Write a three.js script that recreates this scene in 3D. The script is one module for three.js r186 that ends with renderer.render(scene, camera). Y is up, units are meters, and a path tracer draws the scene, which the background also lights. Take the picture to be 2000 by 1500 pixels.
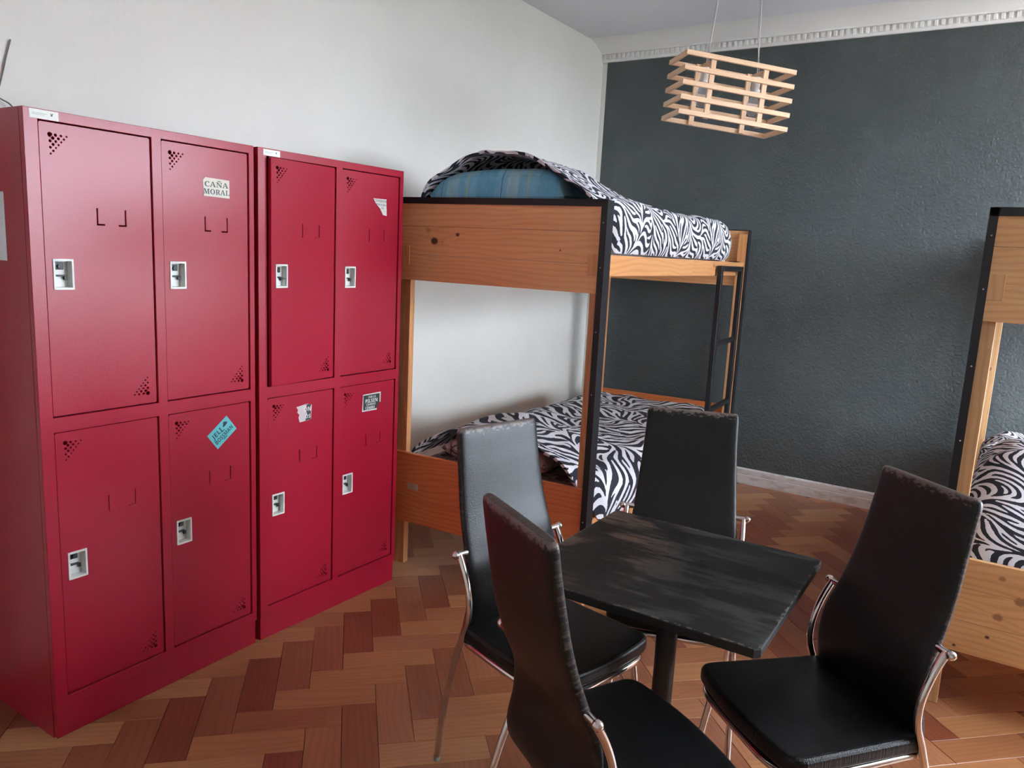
import * as THREE from 'three';
import { RoundedBoxGeometry } from 'three/addons/geometries/RoundedBoxGeometry.js';
import { mergeGeometries } from 'three/addons/utils/BufferGeometryUtils.js';

// ------------------------------------------------------------------ camera, sky, sun, exposure
const scene = new THREE.Scene();
const camera = new THREE.PerspectiveCamera(2 * Math.atan(750 / 1494.21) * 180 / Math.PI, 4 / 3, 0.05, 200);
camera.position.set(2.7075, 1.4914, 5.186);
camera.rotation.set(-0.1702, 0.5735, 0.0505, 'YXZ');

scene.background = new THREE.Color(0.80, 0.91, 1.04);
scene.backgroundIntensity = 1.0;

const sun = new THREE.DirectionalLight(0xfbfaff, 5.0);        // high outside the big window: a strip of sun on the floor below it, hidden behind the right-hand bunk
sun.target.position.set(4.3, 0, 1.8);
sun.position.set(4.3 + 6, 17, 1.8 + 7.5);
scene.add(sun, sun.target);
sun.shadow.camera.left = -25; sun.shadow.camera.right = 25; sun.shadow.camera.top = 25; sun.shadow.camera.bottom = -25; sun.shadow.camera.far = 60;
sun.shadow.mapSize.set(2048, 2048);

const renderer = new THREE.WebGLRenderer({ antialias: true });
renderer.toneMapping = THREE.LinearToneMapping;
renderer.toneMappingExposure = 29;
renderer.shadowMap.enabled = true;

// ------------------------------------------------------------------ helpers
let seed = 12345;
const rnd = () => { seed = (seed * 1664525 + 1013904223) >>> 0; return seed / 4294967296; };
const rr = (a, b) => a + (b - a) * rnd();
const V3 = (x, y, z) => new THREE.Vector3(x, y, z);
const clamp = (x, a = 0, b = 1) => Math.min(b, Math.max(a, x));
const sstep = (a, b, x) => { const t = clamp((x - a) / (b - a)); return t * t * (3 - 2 * t); };
const lerp = (a, b, t) => a + (b - a) * t;

function hash2(x, y, s) { let h = (x * 374761393 + y * 668265263 + s * 1274126177) | 0; h = Math.imul(h ^ (h >>> 13), 1274126177); h ^= h >>> 16; return (h >>> 0) / 4294967296; }
// value noise; px, py are the period (0: none)
function vnoise(x, y, s, px = 0, py = 0) {
  let xi = Math.floor(x), yi = Math.floor(y); const fx = x - xi, fy = y - yi;
  const w = (i, p) => p ? ((i % p) + p) % p : i;
  const x0 = w(xi, px), x1 = w(xi + 1, px), y0 = w(yi, py), y1 = w(yi + 1, py);
  const u = fx * fx * (3 - 2 * fx), v = fy * fy * (3 - 2 * fy);
  return lerp(lerp(hash2(x0, y0, s), hash2(x1, y0, s), u), lerp(hash2(x0, y1, s), hash2(x1, y1, s), u), v);
}
function fbm(x, y, s, o = 4, px = 0, py = 0) { let a = 0, k = 0.5, n = 0; for (let i = 0; i < o; i++) { a += k * vnoise(x, y, s + i * 17, px, py); n += k; k *= 0.5; x *= 2; y *= 2; px *= 2; py *= 2; } return a / n; }

// a computed texture: fn(u, v, out) fills out[0..2] with sRGB 0..255
function dataTex(w, h, fn, srgb = true) {
  const d = new Uint8Array(w * h * 4), o = [0, 0, 0];
  for (let j = 0; j < h; j++) for (let i = 0; i < w; i++) {
    fn((i + 0.5) / w, (j + 0.5) / h, o);
    const k = (j * w + i) * 4; d[k] = clamp(o[0], 0, 255); d[k + 1] = clamp(o[1], 0, 255); d[k + 2] = clamp(o[2], 0, 255); d[k + 3] = 255;
  }
  const t = new THREE.DataTexture(d, w, h); t.magFilter = THREE.LinearFilter; t.minFilter = THREE.LinearFilter;
  t.wrapS = t.wrapT = THREE.RepeatWrapping; if (srgb) t.colorSpace = THREE.SRGBColorSpace; t.needsUpdate = true; return t;
}
const withRepeat = (t, x, y) => { const c = t.clone(); c.repeat.set(x, y); c.needsUpdate = true; return c; };

const names = {};
function numbered(n) { const k = names[n] = (names[n] ?? -1) + 1; return k ? `${n}_${String(k).padStart(3, '0')}` : n; }
function mesh(name, geo, mat, parent) { const m = new THREE.Mesh(geo, mat); m.name = parent ? name : numbered(name); (parent ?? scene).add(m); return m; }
function thing(name, label, category, pos = [0, 0, 0], turn = 0, group) {
  const o = new THREE.Group(); o.name = numbered(name); o.position.set(...pos); o.rotation.y = turn; o.userData = { label, category };
  if (group) o.userData.group = group; scene.add(o); return o;
}
function tag(o, label, category, group) { o.userData.label = label; o.userData.category = category; if (group) o.userData.group = group; return o; }
function struct(name, geo, mat) { const m = new THREE.Mesh(geo, mat); m.name = name; m.userData.kind = 'structure'; scene.add(m); return m; }
function stript(g) { const n = g.index ? g.toNonIndexed() : g; for (const k of Object.keys(n.attributes)) if (!['position', 'normal', 'uv'].includes(k)) n.deleteAttribute(k); return n; }
const merge = (list) => mergeGeometries(list.map(stript));
const moved = (g, x, y, z) => { g.translate(x, y, z); return g; };
// box from corner to corner
function bx(x0, x1, y0, y1, z0, z1, r = 0) {
  const w = x1 - x0, h = y1 - y0, d = z1 - z0;
  const g = r > 0 ? new RoundedBoxGeometry(w, h, d, 1, Math.min(r, w / 2.01, h / 2.01, d / 2.01)) : new THREE.BoxGeometry(w, h, d);
  g.translate((x0 + x1) / 2, (y0 + y1) / 2, (z0 + z1) / 2); return g;
}
// uv in metres by the way the face points; the texture's u runs along the named axis (the grain)
function grain(g0, axis = 'x', ou = 0, ov = 0, su = 1, sv = 1) {
  const g = g0.index ? g0.toNonIndexed() : g0, p = g.attributes.position, n = p.count, uv = new Float32Array(n * 2);
  const a = V3(), b = V3(), c = V3();
  for (let i = 0; i < n; i += 3) {
    a.fromBufferAttribute(p, i); b.fromBufferAttribute(p, i + 1); c.fromBufferAttribute(p, i + 2);
    const nn = b.clone().sub(a).cross(c.clone().sub(a)); const ax = Math.abs(nn.x), ay = Math.abs(nn.y), az = Math.abs(nn.z);
    const k = ax >= ay && ax >= az ? 'x' : ay >= az ? 'y' : 'z';
    for (let j = 0; j < 3; j++) {
      const q = [a, b, c][j], rest = ['x', 'y', 'z'].filter((t) => t !== k);
      const first = rest.includes(axis) ? axis : rest[0], second = rest.find((t) => t !== first);
      uv[(i + j) * 2] = (q[first] + ou) * su; uv[(i + j) * 2 + 1] = (q[second] + ov) * sv;
    }
  }
  g.setAttribute('uv', new THREE.BufferAttribute(uv, 2)); return g;
}
const tube = (pts, r, seg = 24, rad = 8, closed = false) => new THREE.TubeGeometry(new THREE.CatmullRomCurve3(pts.map((p) => V3(...p)), closed), seg, r, rad, closed);
function cyl(a, b, r, seg = 12, r2 = r) {
  const A = V3(...a), B = V3(...b), g = new THREE.CylinderGeometry(r2, r, A.distanceTo(B), seg);
  g.applyQuaternion(new THREE.Quaternion().setFromUnitVectors(V3(0, 1, 0), B.clone().sub(A).normalize()));
  g.translate((A.x + B.x) / 2, (A.y + B.y) / 2, (A.z + B.z) / 2); return g;
}
// surface from a grid of points P[i][j] with uv UV[i][j]
function gridGeo(P, UV, flip = false) {
  const m = P.length, n = P[0].length, pos = [], uv = [], idx = [];
  for (let i = 0; i < m; i++) for (let j = 0; j < n; j++) { pos.push(P[i][j].x, P[i][j].y, P[i][j].z); uv.push(UV[i][j][0], UV[i][j][1]); }
  for (let i = 0; i < m - 1; i++) for (let j = 0; j < n - 1; j++) {
    const a = i * n + j, b = a + 1, c = a + n, d = c + 1;
    if (flip) idx.push(a, c, b, b, c, d); else idx.push(a, b, c, b, d, c);
  }
  const g = new THREE.BufferGeometry(); g.setAttribute('position', new THREE.Float32BufferAttribute(pos, 3)); g.setAttribute('uv', new THREE.Float32BufferAttribute(uv, 2)); g.setIndex(idx); g.computeVertexNormals(); return g;
}
// cloth of some thickness: the grid, the same grid moved inwards, and the hem between them
function clothGeo(P, UV, th) {
  const top = gridGeo(P, UV), nrm = top.attributes.normal, m = P.length, n = P[0].length;
  const Q = P.map((row, i) => row.map((p, j) => { const k = i * n + j; return p.clone().add(V3(nrm.getX(k), nrm.getY(k), nrm.getZ(k)).multiplyScalar(-th)); }));
  const hem = (a, b, ua) => gridGeo([a, b], [ua, ua.map((q) => [q[0] + th, q[1] + th])]);
  const col = (G, j) => G.map((r) => r[j]);
  return merge([top, gridGeo(Q, UV, true), hem(P[0], Q[0], UV[0]), hem(P[m - 1], Q[m - 1], UV[m - 1]), hem(col(P, 0), col(Q, 0), col(UV, 0)), hem(col(P, n - 1), col(Q, n - 1), col(UV, n - 1))]);
}
// slab that follows a path in y,z: rounded cross-section of given width and thickness
function slabGeo(path, width, thick, rows, topRound = 0.02) {
  const curve = new THREE.CatmullRomCurve3(path.map(([z, y]) => V3(0, y, z)));
  const L = curve.getLength(), M = 28, P = [], UV = [];
  const ring = (t, k) => {
    const c = curve.getPointAt(t), tg = curve.getTangentAt(t), nx = V3(0, -tg.z, tg.y).normalize();  // points to the front
    const w = width(t) / 2 * k.w, h = thick / 2 * k.h, row = [], uvs = [], r = Math.min(h, w) * 0.98;
    for (let i = 0; i <= M; i++) {
      const a = i / M * Math.PI * 2, cx = Math.cos(a), sx = Math.sin(a), e = 0.22;
      let X = Math.sign(cx) * Math.pow(Math.abs(cx), e) * w, Y = Math.sign(sx) * Math.pow(Math.abs(sx), 0.55) * h;
      row.push(V3(X, c.y + nx.y * Y, c.z + nx.z * Y)); uvs.push([X / (width(t) || 1) + 0.5, t]);
    }
    P.push(row); UV.push(uvs);
  };
  const cap = [[0.0, 0.05, 0.05], [0.0, 0.93, 0.55], [0.003, 0.965, 0.8], [0.008, 0.985, 0.94]];
  for (const [d, w, h] of cap) ring(d / L, { w, h });
  for (let i = 0; i <= rows; i++) ring(lerp(0.018 / L, 1 - 0.018 / L, i / rows), { w: 1, h: 1 });
  for (const [d, w, h] of cap.slice().reverse()) ring(1 - d / L, { w, h });
  return gridGeo(P, UV);
}

// ------------------------------------------------------------------ materials
const S = (o) => new THREE.MeshStandardMaterial(o), Ph = (o) => new THREE.MeshPhysicalMaterial(o);
const plasterBump = dataTex(512, 512, (u, v, o) => { const n = 255 * (0.6 * fbm(u * 24, v * 24, 3, 4, 24, 24) + 0.4 * fbm(u * 90, v * 90, 9, 2, 90, 90)); o[0] = o[1] = o[2] = n; }, false);
const roughBump = dataTex(512, 512, (u, v, o) => { const n = 255 * (0.45 * fbm(u * 14, v * 14, 31, 4, 14, 14) + 0.55 * fbm(u * 60, v * 60, 37, 3, 60, 60)); o[0] = o[1] = o[2] = n; }, false);
const fineBump = dataTex(256, 256, (u, v, o) => { const n = 255 * fbm(u * 64, v * 64, 5, 2, 64, 64); o[0] = o[1] = o[2] = n; }, false);
const whiteWallTex = dataTex(512, 512, (u, v, o) => { const n = (fbm(u * 5, v * 5, 71, 5, 5, 5) - 0.5) * 10; o[0] = 226 + n; o[1] = 224 + n; o[2] = 217 + n; });
const darkWallTex = dataTex(512, 512, (u, v, o) => {
  const n = (fbm(u * 6, v * 6, 81, 5, 6, 6) - 0.5), s = sstep(0.62, 0.8, fbm(u * 9, v * 9, 93, 4, 9, 9));
  o[0] = 78 + n * 14 + s * 4; o[1] = 85 + n * 14 + s * 4; o[2] = 86 + n * 14 + s * 4;
});
const M = {
  whiteWall: S({ map: withRepeat(whiteWallTex, 0.5, 0.5), roughness: 0.75, bumpMap: withRepeat(plasterBump, 1, 1), bumpScale: 0.0012 }),
  darkWall: S({ map: withRepeat(darkWallTex, 0.6, 0.6), roughness: 0.5, bumpMap: withRepeat(roughBump, 1.6, 1.6), bumpScale: 0.006 }),
  ceiling: S({ color: 0xe4e4e8, roughness: 0.85 }),
  trim: S({ color: 0xecebe8, roughness: 0.55 }),
  ground: S({ color: 0x484b48, roughness: 0.95 }),
  chrome: S({ color: 0xd8d5d2, metalness: 1, roughness: 0.14 }),
  blackMetal: S({ color: 0x14151a, roughness: 0.42, metalness: 0.0 }),
  blackEdge: S({ color: 0x121211, roughness: 0.6 }),
  screw: S({ color: 0xa9abb0, metalness: 1, roughness: 0.35 }),
  red: Ph({ color: 0xa0102e, roughness: 0.38, specularIntensity: 0.3, clearcoat: 0.48, clearcoatRoughness: 0.24, bumpMap: withRepeat(fineBump, 5, 5), bumpScale: 0.0004 }),
  lockWhite: S({ color: 0xdfe2de, roughness: 0.4 }),
  lockGrey: S({ color: 0x8f9795, roughness: 0.5, metalness: 0.2 }),
  lockDark: S({ color: 0x23282c, roughness: 0.45 }),
  lightPine: S({ color: 0xd8a878, roughness: 0.5 }),
  bulb: Ph({ color: 0xf4f4f6, roughness: 0.06, transmission: 0.85, thickness: 0 }),
  socket: S({ color: 0xd9d5d3, roughness: 0.4 }),
  cord: S({ color: 0xc9c8c6, roughness: 0.5 }),
  mattress: S({ color: 0xcfc6c0, roughness: 0.9 }),
  wire: S({ color: 0x6e6a66, roughness: 0.6 }),
};

// pine boards: w, h metres; knots [x, y, radius, darkness] in metres
function pineTex(wm, hm, pw, ph, sd, base, dark, knots = [], streak = 1) {
  return dataTex(pw, ph, (u, v, o) => {
    const x = u * wm; let y = v * hm; let kd = 0;
    for (const [kx, ky, r, s] of knots) {
      const dx = (x - kx) / 2.2, dy = y - ky, d = Math.sqrt(dx * dx + dy * dy);
      y += Math.sign(dy || 1) * r * 1.1 * Math.exp(-d * d / (r * r * 6)) * (dy < 0 ? 1 : 1) * 0.9;
      const e = Math.sqrt(((x - kx) / 1.25) ** 2 + dy * dy) / r; kd = Math.max(kd, s * (1 - sstep(0.55, 1.05, e + 0.25 * (vnoise(x * 300, y * 300, sd) - 0.5))));
    }
    const wv = 0.12 * (fbm(x * 1.3, y * 4, sd, 3) - 0.5) + 0.014 * (fbm(x * 5, y * 22, sd + 5, 2) - 0.5);
    const ring = 0.5 + 0.5 * Math.sin((y + wv) * 2 * Math.PI * 46 + 3 * vnoise(x * 0.8, y * 9, sd + 2));
    const fib = fbm(x * 14, y * 420, sd + 9, 3), blot = fbm(x * 2.2, y * 8, sd + 11, 3);
    let t = streak * (0.30 * Math.pow(ring, 2.5) + 0.30 * (fib - 0.4)) + 0.55 * (blot - 0.5);
    t = clamp(t + 0.12);
    for (let c = 0; c < 3; c++) { let q = lerp(base[c], dark[c], t); q = lerp(q, [70, 34, 18][c], kd); o[c] = q; }
  });
}
const pineA = pineTex(1.6, 0.4, 1024, 384, 201, [224, 166, 112], [188, 118, 66], [[0.5, 0.12, 0.01, 0.6], [1.2, 0.3, 0.012, 0.5]]);
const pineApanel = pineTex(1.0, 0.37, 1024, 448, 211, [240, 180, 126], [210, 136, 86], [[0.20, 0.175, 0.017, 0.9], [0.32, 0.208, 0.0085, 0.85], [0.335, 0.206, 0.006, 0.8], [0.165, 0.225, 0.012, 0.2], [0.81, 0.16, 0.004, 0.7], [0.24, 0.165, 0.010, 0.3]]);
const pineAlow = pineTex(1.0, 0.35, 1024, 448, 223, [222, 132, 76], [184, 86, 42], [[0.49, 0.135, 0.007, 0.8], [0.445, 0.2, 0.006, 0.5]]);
const pineB = pineTex(1.6, 0.4, 1024, 384, 241, [204, 162, 116], [168, 120, 74], [[0.4, 0.2, 0.010, 0.5], [0.9, 0.1, 0.010, 0.5]]);
const pineBpanel = pineTex(1.0, 0.37, 1024, 448, 251, [212, 168, 118], [178, 126, 78], [[0.35, 0.2, 0.012, 0.6], [0.7, 0.1, 0.012, 0.6]]);
const pineBlow = pineTex(1.0, 0.35, 1024, 448, 263, [214, 168, 116], [178, 124, 74], [[0.19, 0.29, 0.010, 0.35], [0.25, 0.225, 0.017, 0.45], [0.195, 0.155, 0.014, 0.4], [0.175, 0.078, 0.006, 1.0], [0.085, 0.02, 0.005, 0.9], [0.62, 0.17, 0.012, 0.6]]);
for (const [k, t, sx, sy] of [['pineA', pineA, 1 / 1.6, 2.5], ['pineApanel', pineApanel, 1, 1 / 0.37], ['pineAlow', pineAlow, 1, 1 / 0.35], ['pineB', pineB, 1 / 1.6, 2.5], ['pineBpanel', pineBpanel, 1, 1 / 0.37], ['pineBlow', pineBlow, 1, 1 / 0.35]])
  M[k] = Ph({ map: withRepeat(t, sx, sy), roughness: 0.45, clearcoat: k.startsWith('pineA') ? 0.25 : 0.1, clearcoatRoughness: 0.35 });

// parquet: a few tones of the same timber
const parquetTones = [[[150, 94, 62], [112, 62, 38]], [[166, 110, 72], [128, 76, 46]], [[182, 128, 84], [146, 94, 58]], [[138, 76, 50], [98, 46, 28]], [[172, 116, 80], [132, 82, 54]], [[192, 142, 98], [156, 106, 70]]];
const parquetMats = parquetTones.map(([a, b], i) => Ph({ map: withRepeat(pineTex(0.8, 0.25, 512, 256, 301 + i * 13, a, b, [], 0.8), 1 / 0.8, 4), roughness: 0.42, clearcoat: 0.3, clearcoatRoughness: 0.28 }));

// zebra print: stripes that follow a winding field and fork
function zebraTex() {
  const N = 320, lam = 17, R = 15, NO = 18, f = new Float32Array(N * N), th = new Uint8Array(N * N);
  for (let j = 0; j < N; j++) for (let i = 0; i < N; i++) {
    const u = i / N, v = j / N;
    const a = 2.6 * Math.PI * (fbm(u * 2, v * 2, 401, 2, 2, 2) - 0.5) + 0.5 * Math.sin(2 * Math.PI * (u * 2 + 0.3 * Math.sin(2 * Math.PI * v)));
    th[j * N + i] = ((Math.floor(a / Math.PI * NO) % NO) + NO) % NO; f[j * N + i] = rnd() * 2 - 1;
  }
  const ker = [];
  for (let o = 0; o < NO; o++) {
    const a = o / NO * Math.PI, ca = Math.cos(a), sa = Math.sin(a), k = new Float32Array((2 * R + 1) ** 2); let sum = 0;
    for (let y = -R; y <= R; y++) for (let x = -R; x <= R; x++) { const p = x * ca + y * sa, q = -x * sa + y * ca; const w = Math.exp(-(p * p) / (2 * 5.0 * 5.0) - (q * q) / (2 * 11 * 11)) * Math.cos(2 * Math.PI * p / lam); k[(y + R) * (2 * R + 1) + x + R] = w; sum += Math.abs(w); }
    for (let i = 0; i < k.length; i++) k[i] /= sum; ker.push(k);
  }
  let a = f, b = new Float32Array(N * N);
  for (let it = 0; it < 5; it++) {
    for (let j = 0; j < N; j++) for (let i = 0; i < N; i++) {
      const k = ker[th[j * N + i]]; let s = 0, q = 0;
      for (let y = -R; y <= R; y++) { const row = ((j + y + N) % N) * N; for (let x = -R; x <= R; x++) s += k[q++] * a[row + (i + x + N) % N]; }
      b[j * N + i] = Math.tanh(s * (it < 1 ? 14 : 5));
    }
    [a, b] = [b, a];
  }
  return dataTex(1024, 1024, (u, v, o) => {
    const x = u * N - 0.5 + 0.8 * (vnoise(u * 90, v * 90, 7, 90, 90) - 0.5), y = v * N - 0.5 + 0.8 * (vnoise(u * 90, v * 90, 8, 90, 90) - 0.5), xi = Math.floor(x), yi = Math.floor(y), fx = x - xi, fy = y - yi;
    const g = (i, j) => a[((j + N) % N) * N + (i + N) % N];
    const s = lerp(lerp(g(xi, yi), g(xi + 1, yi), fx), lerp(g(xi, yi + 1), g(xi + 1, yi + 1), fx), fy) + 0.02;
    const t = sstep(-0.12, 0.12, s), n = (vnoise(u * 300, v * 300, 5) - 0.5) * 10;
    o[0] = lerp(34, 226, t) + n; o[1] = lerp(37, 226, t) + n; o[2] = lerp(48, 232, t) + n;
  });
}
const zebra = zebraTex();
const clothBump = dataTex(256, 256, (u, v, o) => { const n = 127 + 80 * Math.sin(u * Math.PI * 2 * 64) * Math.sin(v * Math.PI * 2 * 64); o[0] = o[1] = o[2] = n; }, false);
M.zebra = S({ map: withRepeat(zebra, 1 / 0.8, 1 / 0.8), roughness: 0.85, side: THREE.DoubleSide, bumpMap: withRepeat(clothBump, 6, 6), bumpScale: 0.0003 });
M.zebraFine = S({ map: withRepeat(zebra, 1 / 0.56, 1 / 0.56), roughness: 0.85, side: THREE.DoubleSide });
M.zebraSmall = S({ map: withRepeat(zebra, 1 / 0.44, 1 / 0.44), roughness: 0.85, side: THREE.DoubleSide });
const plaid = dataTex(512, 512, (u, v, o) => {
  const band = (x) => { const f = x - Math.floor(x); return f; };
  const a = band(u * 2.2 + 0.28), b = band(v * 2.2 + 0.1); let c = [150, 206, 230];
  const mixc = (d, t) => { for (let i = 0; i < 3; i++) c[i] = lerp(c[i], d[i], t); };
  mixc([104, 176, 212], 0.75 * (sstep(0.05, 0.08, a) - sstep(0.36, 0.39, a))); mixc([104, 170, 208], 0.55 * (sstep(0.1, 0.13, b) - sstep(0.45, 0.48, b)));
  mixc([176, 206, 216], 0.6 * (sstep(0.55, 0.57, a) - sstep(0.74, 0.76, a))); mixc([164, 200, 216], 0.5 * (sstep(0.62, 0.64, b) - sstep(0.8, 0.82, b)));
  mixc([190, 204, 150], 0.7 * (sstep(0.46, 0.465, b) - sstep(0.51, 0.515, b))); mixc([190, 204, 160], 0.5 * (sstep(0.88, 0.885, a) - sstep(0.92, 0.925, a)));
  mixc([40, 66, 96], 0.6 * (sstep(0.558, 0.562, b) - sstep(0.568, 0.572, b))); mixc([40, 66, 96], 0.6 * (sstep(0.47, 0.473, a) - sstep(0.481, 0.484, a)));
  const n = (fbm(u * 60, v * 60, 55, 2) - 0.5) * 18; o[0] = c[0] + n; o[1] = c[1] + n; o[2] = c[2] + n;
});
M.plaid = S({ map: plaid, roughness: 0.85 });
const printed = dataTex(512, 512, (u, v, o) => {
  const n = fbm(u * 7, v * 7, 66, 3), m = fbm(u * 13, v * 13, 67, 3); let c = [178, 150, 146];
  if (n > 0.56) c = [206, 188, 178]; if (m > 0.62) c = [126, 88, 90]; if (Math.abs(n - 0.47) < 0.012) c = [92, 66, 68];
  o[0] = c[0]; o[1] = c[1]; o[2] = c[2];
});
M.printed = S({ map: printed, roughness: 0.85 }); M.printedSheet = S({ map: withRepeat(printed, 1.6, 1.6), roughness: 0.85 });

// black leatherette with rubbed edges and a few specks
function leatherTex(sd, wear, topWear) {
  return dataTex(512, 1024, (u, v, o) => {
    const n = fbm(u * 40, v * 100, sd, 4), c = fbm(u * 7, v * 16, sd + 4, 4), edge = Math.min(u, 1 - u);
    let t = 0;
    const rub = (d, w) => (d < w ? 1 - d / w : 0);
    t = Math.max(t, topWear * sstep(0.50, 0.66, n * 0.55 + c * 0.30 + 0.34 * rub(1 - v, 0.035) + 0.0));
    if (1 - v > 0.04) t = 0;
    t = Math.max(t, wear * sstep(0.60, 0.70, n * 0.6 + c * 0.22 + 0.2 * rub(edge, 0.02)) * (edge < 0.03 ? 1 : 0));
    const sp = vnoise(u * 150, v * 330, sd + 8); const speck = sp > 0.955 && c > 0.58 ? (sp - 0.955) * 14 : 0;
    const base = 17 + (c - 0.5) * 8;
    o[0] = lerp(base, 116, clamp(t)) + speck * 110; o[1] = lerp(base + 1, 104, clamp(t)) + speck * 108; o[2] = lerp(base + 2, 98, clamp(t)) + speck * 104;
  });
}
const leatherBack = leatherTex(501, 0.5, 0.9), leatherSeat = leatherTex(541, 0.25, 0.0);
M.leatherBack = Ph({ map: leatherBack, roughness: 0.36, specularIntensity: 0.6, clearcoat: 0.2, clearcoatRoughness: 0.3, bumpMap: withRepeat(fineBump, 3, 8), bumpScale: 0.0007 });
M.leatherSeat = Ph({ map: leatherSeat, roughness: 0.40, specularIntensity: 0.6, clearcoat: 0.05, clearcoatRoughness: 0.3, bumpMap: withRepeat(fineBump, 4, 4), bumpScale: 0.0007 });

// ------------------------------------------------------------------ the room
const RX = 4.8, RZ = 6.4, H = 2.9785, T = 0.18;
const uvm = (g, ax) => grain(g, ax);
{ // floor: a bed of screed with the herringbone blocks on it
  const floor = struct('floor', uvm(bx(-T, RX + T, -0.2, -0.012, -T, RZ + T), 'x'), S({ color: 0x2a1a12, roughness: 0.9 }));
  const w = 0.1098, L = 3 * w, gap = 0.0007, ch = 0.0012, aOff = 2.684, bOff = 1.5435 + 2 * w, k = Math.SQRT1_2;
  const geos = [];
  for (let v = 0; v < 7; v++) {
    const x = L / 2 - gap, z = w / 2 - gap, xi = x - ch, zi = z - ch, y = 0, yl = -ch * 0.8, yb = -0.012;
    const t = [[-xi, y, -zi], [xi, y, -zi], [xi, y, zi], [-xi, y, zi]], l = [[-x, yl, -z], [x, yl, -z], [x, yl, z], [-x, yl, z]], b = [[-x, yb, -z], [x, yb, -z], [x, yb, z], [-x, yb, z]];
    const pos = [], q = (a, c, d, e) => pos.push(...a, ...c, ...d, ...a, ...d, ...e);
    q(t[3], t[2], t[1], t[0]); for (let i = 0; i < 4; i++) { const j = (i + 1) % 4; q(t[i], t[j], l[j], l[i]); q(l[i], l[j], b[j], b[i]); }
    const g = new THREE.BufferGeometry(); g.setAttribute('position', new THREE.Float32BufferAttribute(pos, 3)); g.computeVertexNormals();
    geos.push(grain(g, 'x', v * 0.37, v * 0.113));
  }
  const blocks = [];
  const put = (a0, b0, la, lb, along) => {
    const a = aOff + (a0 + la / 2) * w, b = bOff + (b0 + lb / 2) * w, x = (a - b) * k, z = (a + b) * k;
    if (x < -0.2 || x > RX + 0.2 || z < -0.2 || z > RZ + 0.2) return;
    if (x < -0.1 || x > RX + 0.1 || z < -0.1 || z > RZ + 0.1) return;
    blocks.push({ x, z, turn: along === 'a' ? -Math.PI / 4 : -Math.PI / 4 + Math.PI / 2, along });
  };
  for (let n = -80; n < 80; n++) for (let m = -30; m < 30; m++) { put(n + 6 * m, n, 3, 1, 'a'); put(n, n - 5 + 6 * m, 1, 3, 'b'); }
  camera.updateMatrixWorld(); camera.updateProjectionMatrix();
  for (const p of blocks) {
    const q = V3(p.x, 0, p.z).applyMatrix4(camera.matrixWorldInverse.copy(camera.matrixWorld).invert()); p.size = 0;
    if (q.z < -0.2) { const s = V3(p.x, 0, p.z).project(camera); const hid = p.x < 0.42 && p.z > 2.75 && p.z < 4.15; if (Math.abs(s.x) < 1.06 && Math.abs(s.y) < 1.06 && !hid) p.size = 1 / (q.z * q.z) * Math.abs(V3(p.x, 0, p.z).sub(camera.position).normalize().y); }
  }
  blocks.sort((p, q) => q.size - p.size);
  const rest = parquetMats.map(() => []);
  blocks.forEach((p, i) => {
    const h = hash2(Math.round(p.x * 100), Math.round(p.z * 100), 77), mi = p.along === 'b' ? [1, 2, 2, 4, 5, 2, 1][Math.floor(h * 7)] : [0, 0, 3, 1, 0, 4, 3][Math.floor(h * 7)];
    const g = geos[Math.floor(hash2(Math.round(p.z * 100), i % 97, 78) * 7)];
    const dy = -0.0004 * hash2(i, 3, 79);
    if (i < 300 && p.size > 0) { const o = mesh('parquet_block', g, parquetMats[mi], floor); o.position.set(p.x, dy, p.z); o.rotation.y = p.turn; }
    else { const c = g.clone(); c.rotateY(p.turn); c.translate(p.x, dy, p.z); rest[mi].push(c); }
  });
  rest.forEach((r, i) => { if (r.length) { const o = mesh('parquet_field', merge(r), parquetMats[i], floor); o.userData.kind = 'stuff'; } });
}
const WZ0 = 0.3, WZ1 = 3.0, WY0 = 0.8, WY1 = 2.6;       // balcony door in the right wall, outside the picture
struct('wall_left', uvm(bx(-T, 0, -0.2, H + 0.2, -T, RZ + T), 'z'), M.whiteWall);
struct('wall_back', uvm(bx(0, RX + T, -0.2, H + 0.2, -T, 0), 'x'), M.darkWall);
struct('wall_right', uvm(merge([bx(RX, RX + T, -0.2, WY0, 0, RZ + T), bx(RX, RX + T, WY1, H + 0.2, 0, RZ + T), bx(RX, RX + T, WY0, WY1, 0, WZ0), bx(RX, RX + T, WY0, WY1, WZ1, RZ + T)]), 'z'), M.whiteWall);
struct('wall_front', uvm(bx(0, RX, -0.2, H + 0.2, RZ, RZ + T), 'x'), M.whiteWall);
struct('ceiling', uvm(bx(0, RX, H, H + 0.2, 0, RZ), 'x'), M.ceiling);
struct('ground', bx(-40, 60, -1.2, -1.0, -40, 50), M.ground);
function windowFrame(name, parts) { const o = struct(name, parts.frame, M.trim); parts.bars.forEach((b) => mesh('glazing_bar', b, M.trim, o)); mesh('window_sill', parts.sill, M.trim, o); }
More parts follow.
